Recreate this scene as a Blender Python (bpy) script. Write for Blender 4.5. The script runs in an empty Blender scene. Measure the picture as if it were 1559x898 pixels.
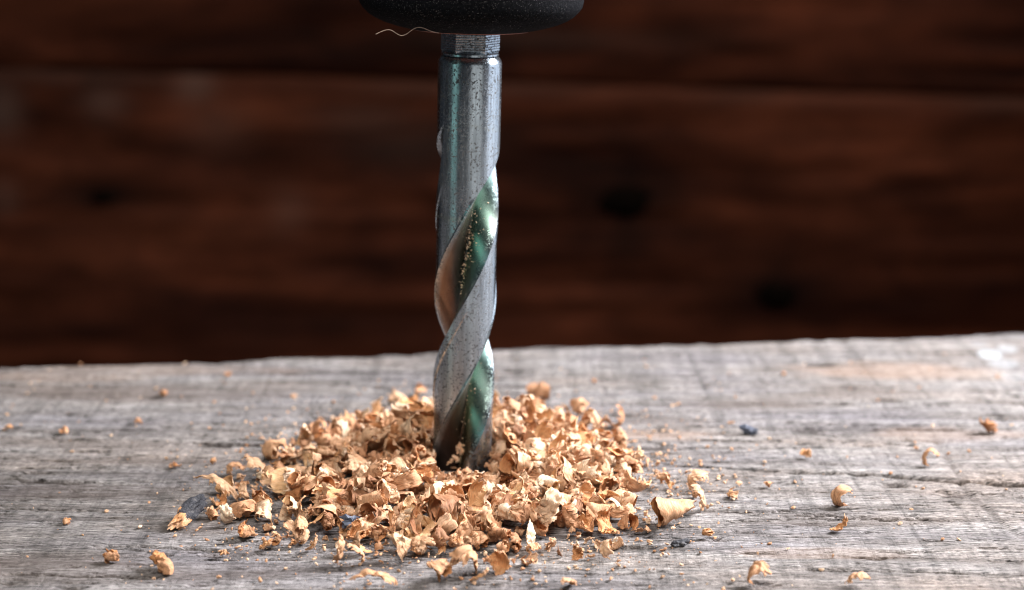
# Close-up: twist drill bit in a weathered board, shavings heaped round it. 1 Blender unit = 1 cm.
import bpy, bmesh, math, random
import numpy as np
from mathutils import Vector, Matrix, Euler, noise
from mathutils.bvhtree import BVHTree

R = math.radians
scene = bpy.context.scene
scene.unit_settings.scale_length = 0.01
C = scene.collection

# ------------------------------------------------------------------ camera
CAM = Vector((0.83, -26.78, 9.38)); PITCH = 13.5; FPX = 2600.0; W0, H0 = 1559.0, 898.0
cam_d = bpy.data.cameras.new('camera'); cam = bpy.data.objects.new('camera', cam_d); C.objects.link(cam)
cam.location = CAM; cam.rotation_euler = (R(90 - PITCH), 0, 0)
cam_d.sensor_width = 36; cam_d.lens = 36 * FPX / W0
cam_d.clip_start = 0.5; cam_d.clip_end = 1000
cam_d.dof.use_dof = True; cam_d.dof.focus_distance = 25.5; cam_d.dof.aperture_fstop = 0.16
scene.camera = cam

# ------------------------------------------------------------------ light
world = bpy.data.worlds.new('World'); scene.world = world; world.use_nodes = True
bg = world.node_tree.nodes['Background']; bg.inputs[0].default_value = (0.80, 0.86, 1.0, 1); bg.inputs[1].default_value = 0.03

def area(name, loc, target, sx, sy, power, col, spread=180):
    l = bpy.data.lights.new(name, 'AREA'); l.shape = 'RECTANGLE'; l.size = sx; l.size_y = sy
    l.energy = power; l.color = col; l.spread = R(spread)
    o = bpy.data.objects.new(name, l); C.objects.link(o); o.location = loc
    o.rotation_euler = (Vector(target) - Vector(loc)).to_track_quat('-Z', 'Y').to_euler()
    return o
area('window_light', (32, 8, 27), (0, -1, 0.5), 20, 20, 38000, (0.96, 0.97, 1.0), 120)
area('front_refl_panel', (20, -37, 3), (0, 0, 4), 34, 26, 1900, (1.0, 0.98, 0.92))  # added panel, gives the shank its cream reflection
area('right_refl_panel', (40, 14, 3), (0, 0, 3), 56, 26, 5600, (0.78, 0.86, 1.0))  # added low panel for the bluish reflection down the bit's right side
area('garden_light', (-31, -25, 13), (0, 0, 3), 14, 34, 950, (0.55, 1.0, 0.88))
area('ceiling_light', (2, -30, 40), (0, -1, 0.5), 16, 16, 4000, (1.0, 0.95, 0.88), 75)
area('wall_fill', (22, 27, 34), (20, 53, 3), 24, 8, 4000, (1.0, 0.88, 0.78), 120)  # added fill, brightens the upper wall so it fades downwards

scene.view_settings.view_transform = 'Standard'
scene.view_settings.look = 'None'
scene.view_settings.exposure = 0.0
scene.view_settings.gamma = 1.0
scene.cycles.max_bounces = 8
scene.cycles.diffuse_bounces = 4
scene.cycles.use_denoising = True
scene.cycles.filter_width = 1.1
scene.cycles.sample_clamp_indirect = 4

# ------------------------------------------------------------------ helpers
def at(u, v, z=0.0):
    """point at height z under image position (u, v) of the 1559 x 898 photograph"""
    p = R(PITCH)
    a = (u - W0 / 2) / FPX; b = (H0 / 2 - v) / FPX
    d = Vector((a, math.cos(p) + b * math.sin(p), -math.sin(p) + b * math.cos(p)))
    t = (z - CAM.z) / d.z
    return CAM + d * t

def tag(o, label=None, cat=None, group=None, kind=None):
    if label: o['label'] = label
    if cat: o['category'] = cat
    if group: o['group'] = group
    if kind: o['kind'] = kind
    return o

def mesh_np(name, verts, faces, attrs=None, smooth=True, sharp=None):
    """verts (n,3); faces: list of (k,3)/(k,4) arrays"""
    me = bpy.data.meshes.new(name)
    if not isinstance(faces, list): faces = [faces]
    nv = len(verts); me.vertices.add(nv)
    me.vertices.foreach_set('co', np.asarray(verts, np.float32).ravel())
    idx = np.concatenate([f.ravel() for f in faces]).astype(np.int32)
    tot = np.concatenate([np.full(len(f), f.shape[1]) for f in faces]).astype(np.int32)
    st = np.concatenate([[0], np.cumsum(tot)[:-1]]).astype(np.int32)
    me.loops.add(len(idx)); me.loops.foreach_set('vertex_index', idx)
    me.polygons.add(len(tot)); me.polygons.foreach_set('loop_start', st)
    me.polygons.foreach_set('use_smooth', np.full(len(tot), smooth))
    me.update(calc_edges=True); me.validate()
    for k, a in (attrs or {}).items():
        a = np.asarray(a, np.float32)
        if a.ndim == 1:
            at_ = me.attributes.new(k, 'FLOAT', 'POINT'); at_.data.foreach_set('value', a)
        else:
            at_ = me.attributes.new(k, 'FLOAT_VECTOR', 'POINT'); at_.data.foreach_set('vector', a.ravel())
    if sharp is not None: me.set_sharp_from_angle(angle=R(sharp))
    return me

def obj(name, me, mat=None, parent=None, loc=None):
    o = bpy.data.objects.new(name, me); C.objects.link(o)
    if mat: 
        if not me.materials: me.materials.append(mat)
    if parent: o.parent = parent
    if loc is not None: o.location = loc
    return o

def empty(name, loc=(0, 0, 0)):
    o = bpy.data.objects.new(name, None); C.objects.link(o); o.location = loc; o.empty_display_size = 0.3
    return o

def grid_faces(n, m, wrap=False, off=0):
    """quads of an (n rows, m columns) vertex grid"""
    i = np.arange(n - 1)[:, None]; j = np.arange(m if wrap else m - 1)[None, :]
    j2 = (j + 1) % m
    a = i * m + j; b = i * m + j2; c = (i + 1) * m + j2; d = (i + 1) * m + j
    return np.stack([a, b, c, d], -1).reshape(-1, 4) + off

class Noise2:
    def __init__(self, seed): self.t = np.random.RandomState(seed).rand(256, 256).astype(np.float32)
    def __call__(self, x, y):
        xi = np.floor(x).astype(int); yi = np.floor(y).astype(int)
        fx = x - xi; fy = y - yi; fx = fx * fx * (3 - 2 * fx); fy = fy * fy * (3 - 2 * fy)
        t = self.t; a = t[xi & 255, yi & 255]; b = t[(xi + 1) & 255, yi & 255]
        c = t[xi & 255, (yi + 1) & 255]; d = t[(xi + 1) & 255, (yi + 1) & 255]
        return (a * (1 - fx) + b * fx) * (1 - fy) + (c * (1 - fx) + d * fx) * fy
def sstep(a, b, x): 
    t = np.clip((x - a) / (b - a), 0, 1); return t * t * (3 - 2 * t)

# ------------------------------------------------------------------ materials
class NT:
    def __init__(self, name):
        self.m = bpy.data.materials.new(name); self.m.use_nodes = True
        self.t = self.m.node_tree; self.n = self.t.nodes; self.n.clear()
        self.out = self.n.new('ShaderNodeOutputMaterial')
        self.bsdf = self.n.new('ShaderNodeBsdfPrincipled'); self.link(self.bsdf.outputs[0], self.out.inputs[0])
    def link(self, a, b): self.t.links.new(a, b)
    def put(self, sock, v):
        if hasattr(v, 'is_linked') or isinstance(v, bpy.types.NodeSocket): self.link(v, sock)
        else: sock.default_value = v
    def attr(self, name, out='Fac'):
        n = self.n.new('ShaderNodeAttribute'); n.attribute_name = name; return n.outputs[out]
    def coord(self, out='Object'): return self.n.new('ShaderNodeTexCoord').outputs[out]
    def mapping(self, v, scale=(1, 1, 1), rot=(0, 0, 0), loc=(0, 0, 0)):
        n = self.n.new('ShaderNodeMapping'); self.link(v, n.inputs[0])
        n.inputs['Scale'].default_value = scale; n.inputs['Rotation'].default_value = rot; n.inputs['Location'].default_value = loc
        return n.outputs[0]
    def noise(self, v, scale, detail=4, rough=0.55, dist=0.0):
        n = self.n.new('ShaderNodeTexNoise'); self.link(v, n.inputs['Vector'])
        n.inputs['Scale'].default_value = scale; n.inputs['Detail'].default_value = detail
        n.inputs['Roughness'].default_value = rough; n.inputs['Distortion'].default_value = dist
        return n.outputs[0]
    def voronoi(self, v, scale, feature='F1'):
        n = self.n.new('ShaderNodeTexVoronoi'); n.feature = feature; self.link(v, n.inputs['Vector']); n.inputs['Scale'].default_value = scale
        return n.outputs
    def ramp(self, f, stops):
        n = self.n.new('ShaderNodeValToRGB'); self.link(f, n.inputs[0]); e = n.color_ramp.elements
        while len(e) < len(stops): e.new(0.5)
        for k, (p, c) in zip(e, stops):
            k.position = p; k.color = (c, c, c, 1) if not hasattr(c, '__len__') else (*c, 1)
        return n.outputs[0]
    def mix(self, f, a, b, mode='MIX'):
        n = self.n.new('ShaderNodeMix'); n.data_type = 'RGBA'; n.blend_type = mode
        self.put(n.inputs[0], f)
        for s, v in ((n.inputs[6], a), (n.inputs[7], b)):
            if isinstance(v, tuple): s.default_value = (*v, 1)
            else: self.put(s, v)
        return n.outputs[2]
    def math(self, op, a, b=0.0, clamp=False):
        n = self.n.new('ShaderNodeMath'); n.operation = op; n.use_clamp = clamp
        self.put(n.inputs[0], a); self.put(n.inputs[1], b); return n.outputs[0]
    def bump(self, h, strength, dist, normal=None):
        n = self.n.new('ShaderNodeBump'); self.link(h, n.inputs['Height']); n.inputs['Strength'].default_value = strength
        n.inputs['Distance'].default_value = dist
        if normal: self.link(normal, n.inputs['Normal'])
        return n.outputs[0]
    def set(self, **kw):
        for k, v in kw.items():
            s = self.bsdf.inputs[k.replace('_', ' ')]
            if isinstance(v, tuple): s.default_value = (*v, 1) if len(v) == 3 else v
            else: self.put(s, v)

def mat_board():
    M = NT('weathered_wood'); P = M.coord('Object')
    big = M.noise(M.mapping(P, (0.16, 0.55, 1)), 1.0, 4, 0.6)
    streak = M.noise(M.mapping(P, (0.22, 3.4, 1)), 1.0, 6, 0.65, 0.3)
    fine = M.noise(M.mapping(P, (1.6, 26, 1)), 1.0, 5, 0.7, 0.2)
    grit = M.noise(M.mapping(P, (9, 30, 1)), 1.0, 3, 0.7)
    saw = M.noise(M.mapping(P, (3.4, 0.20, 1), rot=(0, 0, R(7))), 1.0, 6, 0.8, 0.5)
    col = M.ramp(streak, [(0.28, (0.105, 0.090, 0.084)), (0.43, (0.228, 0.203, 0.195)), (0.57, (0.330, 0.304, 0.298)), (0.75, (0.46, 0.432, 0.42))])
    tint = M.ramp(big, [(0.3, (0.80, 0.80, 0.88)), (0.5, (1.0, 0.985, 0.97)), (0.72, (1.10, 0.97, 0.87))])
    col = M.mix(1.0, col, tint, 'MULTIPLY')
    col = M.mix(1.0, col, M.ramp(fine, [(0.32, 0.22), (0.47, 0.85), (0.68, 1.30)]), 'MULTIPLY')
    col = M.mix(1.0, col, M.ramp(grit, [(0.34, 0.4), (0.5, 1.0), (0.68, 1.30)]), 'MULTIPLY')
    col = M.mix(1.0, col, M.ramp(saw, [(0.38, 0.66), (0.5, 0.97), (0.64, 1.12)]), 'MULTIPLY')
    dash = M.noise(M.mapping(P, (4.5, 36, 1)), 1.0, 3, 0.6, 0.2)
    col = M.mix(1.0, col, M.ramp(dash, [(0.34, 0.14), (0.44, 0.95), (0.70, 1.12)]), 'MULTIPLY')
    col = M.mix(M.attr('stain'), col, (0.115, 0.085, 0.075))
    col = M.mix(M.attr('warm'), col, (0.36, 0.235, 0.17))
    col = M.mix(M.attr('pit'), col, (0.045, 0.032, 0.028))
    col = M.mix(M.attr('paint'), col, (0.42, 0.44, 0.47))
    h = M.math('ADD', M.math('ADD', M.math('MULTIPLY', fine, 0.7), M.math('MULTIPLY', grit, 0.5)), M.math('MULTIPLY', M.math('ADD', dash, saw), 0.6))
    M.set(Base_Color=col, Roughness=0.82, Normal=M.bump(h, 1.0, 0.075))
    M.bsdf.inputs['Specular IOR Level'].default_value = 0.3
    return M.m

def mat_chip():
    M = NT('fresh_shaving'); uv = M.attr('fibre', 'Vector'); t = M.attr('tint')
    f = M.noise(M.mapping(uv, (4, 60, 1)), 1.0, 4, 0.65, 0.4)
    b = M.noise(M.mapping(uv, (5, 9, 1)), 1.0, 3, 0.6)
    col = M.ramp(t, [(0.0, (0.22, 0.095, 0.042)), (0.14, (0.42, 0.205, 0.11)), (0.45, (0.640, 0.345, 0.190)), (0.75, (0.79, 0.51, 0.325)), (1.0, (0.89, 0.69, 0.51))])
    col = M.mix(1.0, col, M.ramp(f, [(0.3, 0.70), (0.5, 1.0), (0.7, 1.12)]), 'MULTIPLY')
    col = M.mix(1.0, col, M.ramp(b, [(0.3, (0.82, 0.72, 0.62)), (0.55, (1, 1, 1))]), 'MULTIPLY')
    col = M.mix(M.attr('inner'), col, M.mix(1.0, col, (0.98, 0.82, 0.62), 'MULTIPLY'))
    nrm = M.bump(M.math('ADD', f, b), 0.8, 0.025)
    M.set(Base_Color=col, Roughness=0.62, Normal=nrm)
    M.bsdf.inputs['Specular IOR Level'].default_value = 0.35
    tr = M.n.new('ShaderNodeBsdfTranslucent'); M.link(M.mix(1.0, col, (1.0, 0.78, 0.5), 'MULTIPLY'), tr.inputs[0]); M.link(nrm, tr.inputs[1])
    mx = M.n.new('ShaderNodeMixShader'); mx.inputs[0].default_value = 0.11
    M.link(M.bsdf.outputs[0], mx.inputs[1]); M.link(tr.outputs[0], mx.inputs[2]); M.link(mx.outputs[0], M.out.inputs[0])
    return M.m

def mat_dark_bark():
    M = NT('charred_bark'); P = M.coord('Object')
    n = M.noise(P, 9, 5, 0.65); n2 = M.noise(P, 30, 4, 0.6)
    col = M.ramp(n, [(0.35, (0.014, 0.014, 0.018)), (0.54, (0.045, 0.044, 0.052)), (0.76, (0.17, 0.155, 0.15))])
    M.bsdf.inputs['Specular IOR Level'].default_value = 0.25
    M.set(Base_Color=col, Roughness=0.6, Normal=M.bump(n2, 0.8, 0.04)); return M.m

def mat_metal(name, base, rough, specks, flute=False):
    M = NT(name); P = M.coord('Object')
    blotch = M.noise(M.mapping(P, (1, 1, 0.5)), 1.6, 5, 0.6)
    br = M.noise(M.mapping(P, (22, 22, 1.2)), 1.0, 4, 0.6)
    sp = M.noise(P, 24, 4, 0.72); sp2 = M.noise(P, 2.4, 3, 0.6)
    thr = M.math('ADD', sp, M.math('MULTIPLY', M.math('SUBTRACT', sp2, 0.5), 0.22))
    dirt = M.ramp(thr, [(0.50 + 0.13 - 0.05 * specks, 0.0), (0.50 + 0.15 - 0.05 * specks, 1.0)])
    sf = M.n.new('ShaderNodeSeparateXYZ'); M.link(M.attr('flute', 'Vector'), sf.inputs[0]); dirt = M.math('MULTIPLY', dirt, M.math('SUBTRACT', 1.0, M.math('MULTIPLY', sf.outputs[0], 0.97)))
    col = M.mix(1.0, base, M.ramp(blotch, [(0.3, 0.72), (0.6, 1.0)]), 'MULTIPLY')
    col = M.mix(1.0, col, M.ramp(br, [(0.32, 0.62), (0.68, 1.08)]), 'MULTIPLY')
    col = M.mix(M.math('MULTIPLY', dirt, 0.88), col, (0.035, 0.028, 0.024))
    tg = M.n.new('ShaderNodeTangent'); tg.direction_type = 'RADIAL'; tg.axis = 'Z'
    M.link(tg.outputs[0], M.bsdf.inputs['Tangent']); M.bsdf.inputs['Anisotropic'].default_value = 0.6; M.bsdf.inputs['Anisotropic Rotation'].default_value = 0.25
    ring = M.attr('ring'); col = M.mix(ring, col, (0.33, 0.36, 0.35))
    sx = M.n.new('ShaderNodeSeparateXYZ'); M.link(M.attr('flute', 'Vector'), sx.inputs[0])       # green and brown reflections painted into the flute colour, plus resin film
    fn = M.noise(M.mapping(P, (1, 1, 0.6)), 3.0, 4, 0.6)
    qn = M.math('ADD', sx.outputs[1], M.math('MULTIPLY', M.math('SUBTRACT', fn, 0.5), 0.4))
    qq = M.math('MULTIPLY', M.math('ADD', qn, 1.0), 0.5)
    refl_tint = M.ramp(qq, [(0.06, (0.19, 0.125, 0.09)), (0.26, (0.085, 0.042, 0.024)), (0.48, (0.030, 0.022, 0.017)), (0.57, (0.065, 0.105, 0.062)), (0.74, (0.21, 0.45, 0.33)), (0.95, (0.42, 0.60, 0.53))])
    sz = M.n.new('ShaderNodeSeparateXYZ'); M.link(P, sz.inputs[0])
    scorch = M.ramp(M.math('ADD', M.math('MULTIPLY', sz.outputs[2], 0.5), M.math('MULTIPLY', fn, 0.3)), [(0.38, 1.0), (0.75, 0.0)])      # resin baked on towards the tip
    refl_tint = M.mix(M.math('MULTIPLY', scorch, 0.8), refl_tint, (0.055, 0.030, 0.020))
    col = M.mix(M.math('MULTIPLY', sx.outputs[0], 0.92), col, refl_tint)
    rg = M.math('ADD', M.ramp(blotch, [(0.3, rough + 0.13), (0.7, rough)]), M.math('MULTIPLY', dirt, 0.4))
    M.bsdf.inputs['Specular IOR Level'].default_value = 0.1
    M.set(Base_Color=col, Metallic=M.math('SUBTRACT', 1.0, M.math('MULTIPLY', dirt, 0.9)), Roughness=rg,
          Normal=M.bump(M.math('SUBTRACT', M.math('MULTIPLY', br, 0.25), dirt), 0.16, 0.012))
    return M.m

def mat_rubber():
    M = NT('black_rubber'); P = M.coord('Object')
    n = M.noise(P, 22, 5, 0.75); d = M.noise(P, 48, 2, 0.6); lint = M.noise(M.mapping(P, (6, 30, 60), rot=(0.5, 0.7, 0.3)), 1.0, 2, 0.5, 1.5)
    dust = M.ramp(d, [(0.65, 0.0), (0.70, 1.0)]); sc = M.ramp(lint, [(0.70, 0.0), (0.76, 0.7)])
    col = M.mix(M.ramp(n, [(0.4, 0.0), (0.75, 1.0)]), (0.002, 0.002, 0.0027), (0.007, 0.007, 0.009))
    col = M.mix(M.math('MAXIMUM', dust, sc), col, (0.13, 0.12, 0.12))
    M.set(Base_Color=col, Roughness=0.68, Normal=M.bump(n, 0.9, 0.02)); M.bsdf.inputs['Specular IOR Level'].default_value = 0.035
    return M.m

def mat_plank(seed):
    M = NT('dark_stained_plank'); P = M.mapping(M.coord('Object'), loc=(seed * 13.1, seed * 5.0, seed * 3.7))
    a = M.noise(M.mapping(P, (0.06, 1, 0.36)), 1.0, 4, 0.5, 0.8); b = M.noise(M.mapping(P, (0.10, 1, 2.2)), 1.0, 5, 0.65, 0.5)
    col = M.ramp(a, [(0.3, (0.024, 0.0058, 0.0026)), (0.5, (0.060, 0.0148, 0.0062)), (0.7, (0.110, 0.029, 0.0125))])
    col = M.mix(1.0, col, M.ramp(b, [(0.3, 0.75), (0.55, 1.0), (0.75, 1.2)]), 'MULTIPLY')
    mo = M.noise(M.mapping(P, (0.22, 1, 0.42)), 1.0, 3, 0.6, 0.5)
    col = M.mix(1.0, col, M.ramp(mo, [(0.32, 0.62), (0.5, 0.97), (0.68, 1.35)]), 'MULTIPLY')
    col = M.mix(M.attr('knot'), col, (0.004, 0.002, 0.0015))
    col = M.mix(M.attr('worn'), col, (0.17, 0.105, 0.08))  # worn spots, and the painted light on the top lip
    M.bsdf.inputs['Specular IOR Level'].default_value = 0.08
    M.set(Base_Color=col, Roughness=0.75, Normal=M.bump(b, 0.5, 0.1)); return M.m

def mat_plain(name, col, rough=0.7, metal=0.0):
    M = NT(name); n = M.noise(M.coord('Object'), 14, 4, 0.6)
    M.bsdf.inputs['Specular IOR Level'].default_value = 0.0 if rough > 0.8 else 0.4
    M.set(Base_Color=M.mix(1.0, col, M.ramp(n, [(0.3, 0.65), (0.7, 1.15)]), 'MULTIPLY'), Roughness=rough, Metallic=metal, Normal=M.bump(n, 0.3, 0.01))
    return M.m

MB = mat_board(); MC = mat_chip(); MBARK = mat_dark_bark()
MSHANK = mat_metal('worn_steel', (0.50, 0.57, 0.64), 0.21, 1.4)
MFLUTE = mat_metal('ground_steel', (0.56, 0.58, 0.58), 0.24, 0.7)
MRUB = mat_rubber()
MCOPPER = mat_plain('copper_washer', (0.22, 0.09, 0.07), 0.5, 0.5)
MKNOT = mat_plain('black_knot', (0.006, 0.004, 0.003), 0.9)
MSTONE = mat_plain('blue_grey_chip', (0.07, 0.08, 0.115), 0.6)
MHAIR = mat_plain('pale_fibre', (0.42, 0.30, 0.24), 0.5)

# ------------------------------------------------------------------ background wall of planks
wall = tag(empty('plank_wall', (0, 53, -14)), 'dark reddish brown plank wall out of focus behind the board', 'wall')
def plank(x0, x1, z0, z1, seed, tilt, worn, lip_light, knots=()):
    nx, nz = 260, 60
    xs = np.linspace(x0, x1, nx); zs = np.linspace(0, 1, nz)
    X, T = np.meshgrid(xs, zs)
    N = Noise2(seed)
    top = z1 + tilt * X; bot = z0 + tilt * X
    top = top + 0.12 * (N(X * 0.5, X * 0 + 3.3) - 0.5); bot = bot + 0.12 * (N(X * 0.5, X * 0 + 9.3) - 0.5)
    Z = bot + (top - bot) * T
    d = np.minimum(T, 1 - T) * (z1 - z0)
    Y = -0.30 * (N(X * 0.25, Z * 1.3) - 0.5) + 0.30 * np.exp(-(d / 0.25) ** 2)
    w = np.zeros_like(X)
    for (wx, wz, rx, rz, s) in worn: w = np.maximum(w, s * np.exp(-((X - wx) / rx) ** 2 - ((Z - wz) / rz) ** 2))
    w = np.maximum(w, lip_light * np.exp(-((top - Z - 0.25) / 0.35) ** 2) * (0.25 + 0.9 * N(X * 0.25, X * 0 + 5)))  # light catching the plank's top lip, painted into its colour
    kn = np.zeros_like(X)
    for (wx, wz, rx, rz, s) in knots: kn = np.maximum(kn, s * np.exp(-(((X - wx) / rx) ** 2 + ((Z - wz) / rz) ** 2) ** 0.75))
    front = np.stack([X, Y, Z], -1).reshape(-1, 3)
    back = np.stack([X, Y * 0 + 2.4, Z], -1).reshape(-1, 3)
    nv = len(front); f1 = grid_faces(nz, nx); f2 = grid_faces(nz, nx, off=nv)[:, ::-1]
    loop = np.concatenate([np.arange(nx), np.arange(1, nz) * nx + nx - 1, (nz - 1) * nx + np.arange(nx - 2, -1, -1), np.arange(nz - 2, 0, -1) * nx])
    l2 = np.roll(loop, -1); side = np.stack([l2, loop, loop + nv, l2 + nv], -1)
    me = mesh_np('plank', np.vstack([front, back]), [f1, f2, side], {'worn': np.concatenate([w.ravel(), w.ravel() * 0]), 'knot': np.concatenate([kn.ravel(), kn.ravel() * 0])}, sharp=40)
    o = obj('plank', me, mat_plank(seed), wall, (0, 0, 14)); return o
WALL_D = 53 - CAM.y
def onwall(u, v):
    p = R(PITCH); a = (u - W0 / 2) / FPX; b = (H0 / 2 - v) / FPX
    d = Vector((a, math.cos(p) + b * math.sin(p), -math.sin(p) + b * math.cos(p))); q = CAM + d * (WALL_D / d.y)
    return q.x, q.z
spots = [(295, 128, 1.0, 0.9, .75), (160, 155, 1.0, 0.8, .5), (3, 165, .9, 1.2, .7), (330, 190, 1.6, 1.2, .25), (440, 320, .9, 1.0, .3), (8, 300, .6, .8, .4), (560, 185, 2.5, .8, .25), (640, 215, 3, 1.2, .22)]
worn = [(*onwall(u, v), rx, rz, s * 0.62) for (u, v, rx, rz, s) in spots]
ga = onwall(0, 103); gb = onwall(1559, 148); tilt = (gb[1] - ga[1]) / (gb[0] - ga[0]); gz = ga[1] - tilt * ga[0]
p_mid = plank(-62, 62, gz - 14.6, gz - 0.05, 3, tilt, worn, 0.16, [(*onwall(952, 305), 2.9, 1.3, 1), (*onwall(955, 315), 1.2, 2.8, .9), (*onwall(930, 318), 3.6, .5, .7), (*onwall(1183, 449), 2.2, 1.15, 1), (*onwall(1183, 440), 1.0, 1.9, .7), (*onwall(160, 298), 2.4, .8, .95), (*onwall(1010, 330), 4, .3, .4)])
p_top = plank(-62, 62, gz + 0.05, gz + 14.4, 5, tilt, [(*onwall(850, 60), 6, .5, .15)], 0.1)
plank(-62, 62, gz - 29.2, gz - 14.8, 8, tilt, [], 0.3)
def knot(u, v, rx, rz, seed):
    x, z = onwall(u, v); n, m = 9, 28; V = []
    for i in range(n):
        s = i / (n - 1)
        for k in range(m):
            a = 2 * math.pi * k / m; q = 1 + 0.22 * noise.noise((math.cos(a) * 1.3 + seed, math.sin(a) * 1.3, 2.0))
            V.append((x + rx * s * q * math.cos(a), -0.02 - 0.42 * (1 - s * s), z + rz * s * q * math.sin(a)))
    me = mesh_np('knot', np.array(V), grid_faces(n, m, True)[:, ::-1]); return obj('knot', me, MKNOT, p_mid)
knot(952, 306, 1.3, .8, 1); knot(1183, 449, 1.1, .7, 5); knot(160, 299, .6, .3, 9)

# ------------------------------------------------------------------ weathered board
eL = at(0, 553); eR = at(1559, 500)
eslope = (eR.y - eL.y) / (eR.x - eL.x); e0 = eL.y - eslope * eL.x
def edge_y(x): return e0 + eslope * x
def build_board():
    xs = np.concatenate([np.linspace(-26, -13, 40)[:-1], np.linspace(-13, 15, 470), np.linspace(15, 28, 40)[1:]])
    s = np.concatenate([np.linspace(0, 0.28, 30)[:-1], np.linspace(0.28, 0.965, 560), np.linspace(0.965, 1, 30)[1:]])
    X, S = np.meshgrid(xs, s); N = [Noise2(k + 20) for k in range(12)]
    fr = -12.0
    bk = edge_y(X) + 0.10 * (N[0](X * 0.7, X * 0 + .5) - .5) + 0.16 * (N[1](X * 2.3, X * 0 + .5) - .5) + 0.09 * (N[2](X * 7, X * 0 + .5) - .5)
    c1 = at(1465, 503)
    bk -= 0.10 * np.exp(-((X - c1.x) / 0.16) ** 2)
    Y = fr + (bk - fr) * S
    wob = 0.5 * N[3](X * 0.12, Y * 0.3)                     # grain wander
    gy = Y + wob + 0.055 * X
    ridge = N[4](X * 0.16, gy * 3.1) * 0.5 + N[5](X * 0.35, gy * 8) * 0.32 + N[6](X * 0.8, gy * 17) * 0.18
    Z = 0.10 * (ridge - 0.75)
    pr = N[7](X * 1.15, gy * 12.5); pr2 = N[8](X * 2.6, gy * 19); dens = N[9](X * 0.35, Y * 0.6)
    pit = sstep(0.80, 0.92, pr + 0.25 * (dens - 0.5)) * 0.85
    pit = np.maximum(pit, sstep(0.84, 0.95, pr2 + 0.25 * (dens - 0.5)) * 0.7)
    def line(pts, w, depth, jit=0.05):
        nonlocal pit, Z
        P = [at(*p) for p in pts]; px = np.array([p.x for p in P]); py = np.array([p.y for p in P])
        if abs(py[-1] - py[0]) > 1.2 and len(pts) > 3:              # a scratch running across the grain
            ex = np.interp(-Y, -py, px) + jit * (N[10](X * 0, Y * 3) - .5)
            g = np.where((Y < py.max()) & (Y > py.min()), np.exp(-((X - ex) / (w * (0.5 + N[2](Y * 3, Y * 0)))) ** 2), 0)
            pit = np.maximum(pit, 0.35 * g); Z = Z - 0.3 * depth * g; return
        yl = np.interp(X, px, py) + jit * (N[10](X * 3, X * 0) - .5) + jit * 0.5 * (N[11](X * 11, X * 0) - .5)
        m = (X > px.min()) & (X < px.max()); sl = np.interp(X, px, np.gradient(py, px)); ww = w * np.sqrt(1 + sl ** 2)
        ww = ww * (0.5 + 0.9 * N[2](X * 4, X * 0 + 7))
        g = np.where(m, np.exp(-((Y - yl) / ww) ** 2), 0)
        pit = np.maximum(pit, np.minimum(1.0, 1.25 * g)); Z = Z - depth * g
    line([(1000, 703), (1090, 710), (1210, 717), (1340, 722), (1450, 730), (1559, 736)], 0.050, 0.40, 0.02)
    line([(1415, 660), (1440, 692), (1475, 752), (1520, 790), (1580, 830)], 0.055, 0.02, 0.04)
    line([(0, 772), (90, 775), (200, 778)], 0.030, 0.06); line([(700, 0 + 872), (900, 874), (1010, 868)], 0.02, 0.03)
    line([(330, 768), (400, 770), (430, 776)], 0.035, 0.07); line([(0, 870), (120, 873), (240, 876)], 0.03, 0.05)
    line([(150, 832), (225, 836), (262, 842)], 0.022, 0.06); line([(1230, 866), (1400, 868), (1559, 874)], 0.022, 0.04)
    line([(1210, 782), (1330, 786), (1410, 788)], 0.02, 0.03, .09); line([(980, 812), (1020, 815), (1060, 818)], .03, .06)
    Z -= 0.09 * pit
    # worn, rounded back and front arris
    db = np.maximum(bk - Y, 0); Z -= 0.16 * np.exp(-(db / 0.10) ** 1.3) * (0.5 + N[1](X * 1.7, X * 0 + 2))
    Z -= 0.08 * np.exp(-(db / 0.5)) * N[0](X * 0.6, X * 0 + 7)
    stain = np.zeros_like(X); warm = np.zeros_like(X); paint = np.zeros_like(X)
    nb = N[3](X * 1.1, Y * 2.2) * 0.6 + N[6](X * 3.1, Y * 6) * 0.4
    def blob(arr, u, v, rx, ry, a, lo=0.25, hi=0.75):
        p = at(u, v); g = np.exp(-((X - p.x) / rx) ** 2 - ((Y - p.y) / ry) ** 2)
        np.maximum(arr, a * sstep(lo, hi, g * (0.45 + nb)), out=arr)
    for b in [(250, 600, 2.6, 0.55, .45), (150, 592, 2.4, 0.5, .45), (420, 590, 1.2, .4, .35), (120, 745, 2.6, .45, .45), (60, 860, 2.5, .5, .45), (300, 705, 1.6, .35, .3), (1130, 615, 1.7, .5, .42),
              (1010, 640, 1.2, .4, .35), (1300, 790, 2.0, .3, .3), (350, 870, 1.4, .3, .3), (300, 800, .8, .35, .4), (1400, 690, 1.2, .25, .25), (1290, 590, .9, .3, .25), (1020, 855, 1.0, .2, .25)]: blob(stain, *b)
    for b in [(1000, 660, 1.6, .4, .4), (1350, 560, 2.4, .7, .4), (1250, 840, 1.4, .25, .25), (250, 560, 3.5, .5, .25), (90, 570, 2.0, .5, .25), (1450, 660, 1.5, .5, .3)]: blob(warm, *b)
    warm = np.maximum(warm, 0.35 * np.exp(-(db / 0.12) ** 2))
    for b in [(1507, 538, .30, .55, .8), (1535, 530, .28, .4, .5), (1528, 552, .4, .35, .4), (1490, 522, .25, .3, .3), (1545, 570, .3, .4, .25)]: blob(paint, *b, .38, .70)
    paint *= 0.9
    n, m = X.shape
    top = np.stack([X, Y, Z], -1).reshape(-1, 3); nv = len(top)
    bot = top.copy(); bot[:, 2] = -2.4
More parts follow.
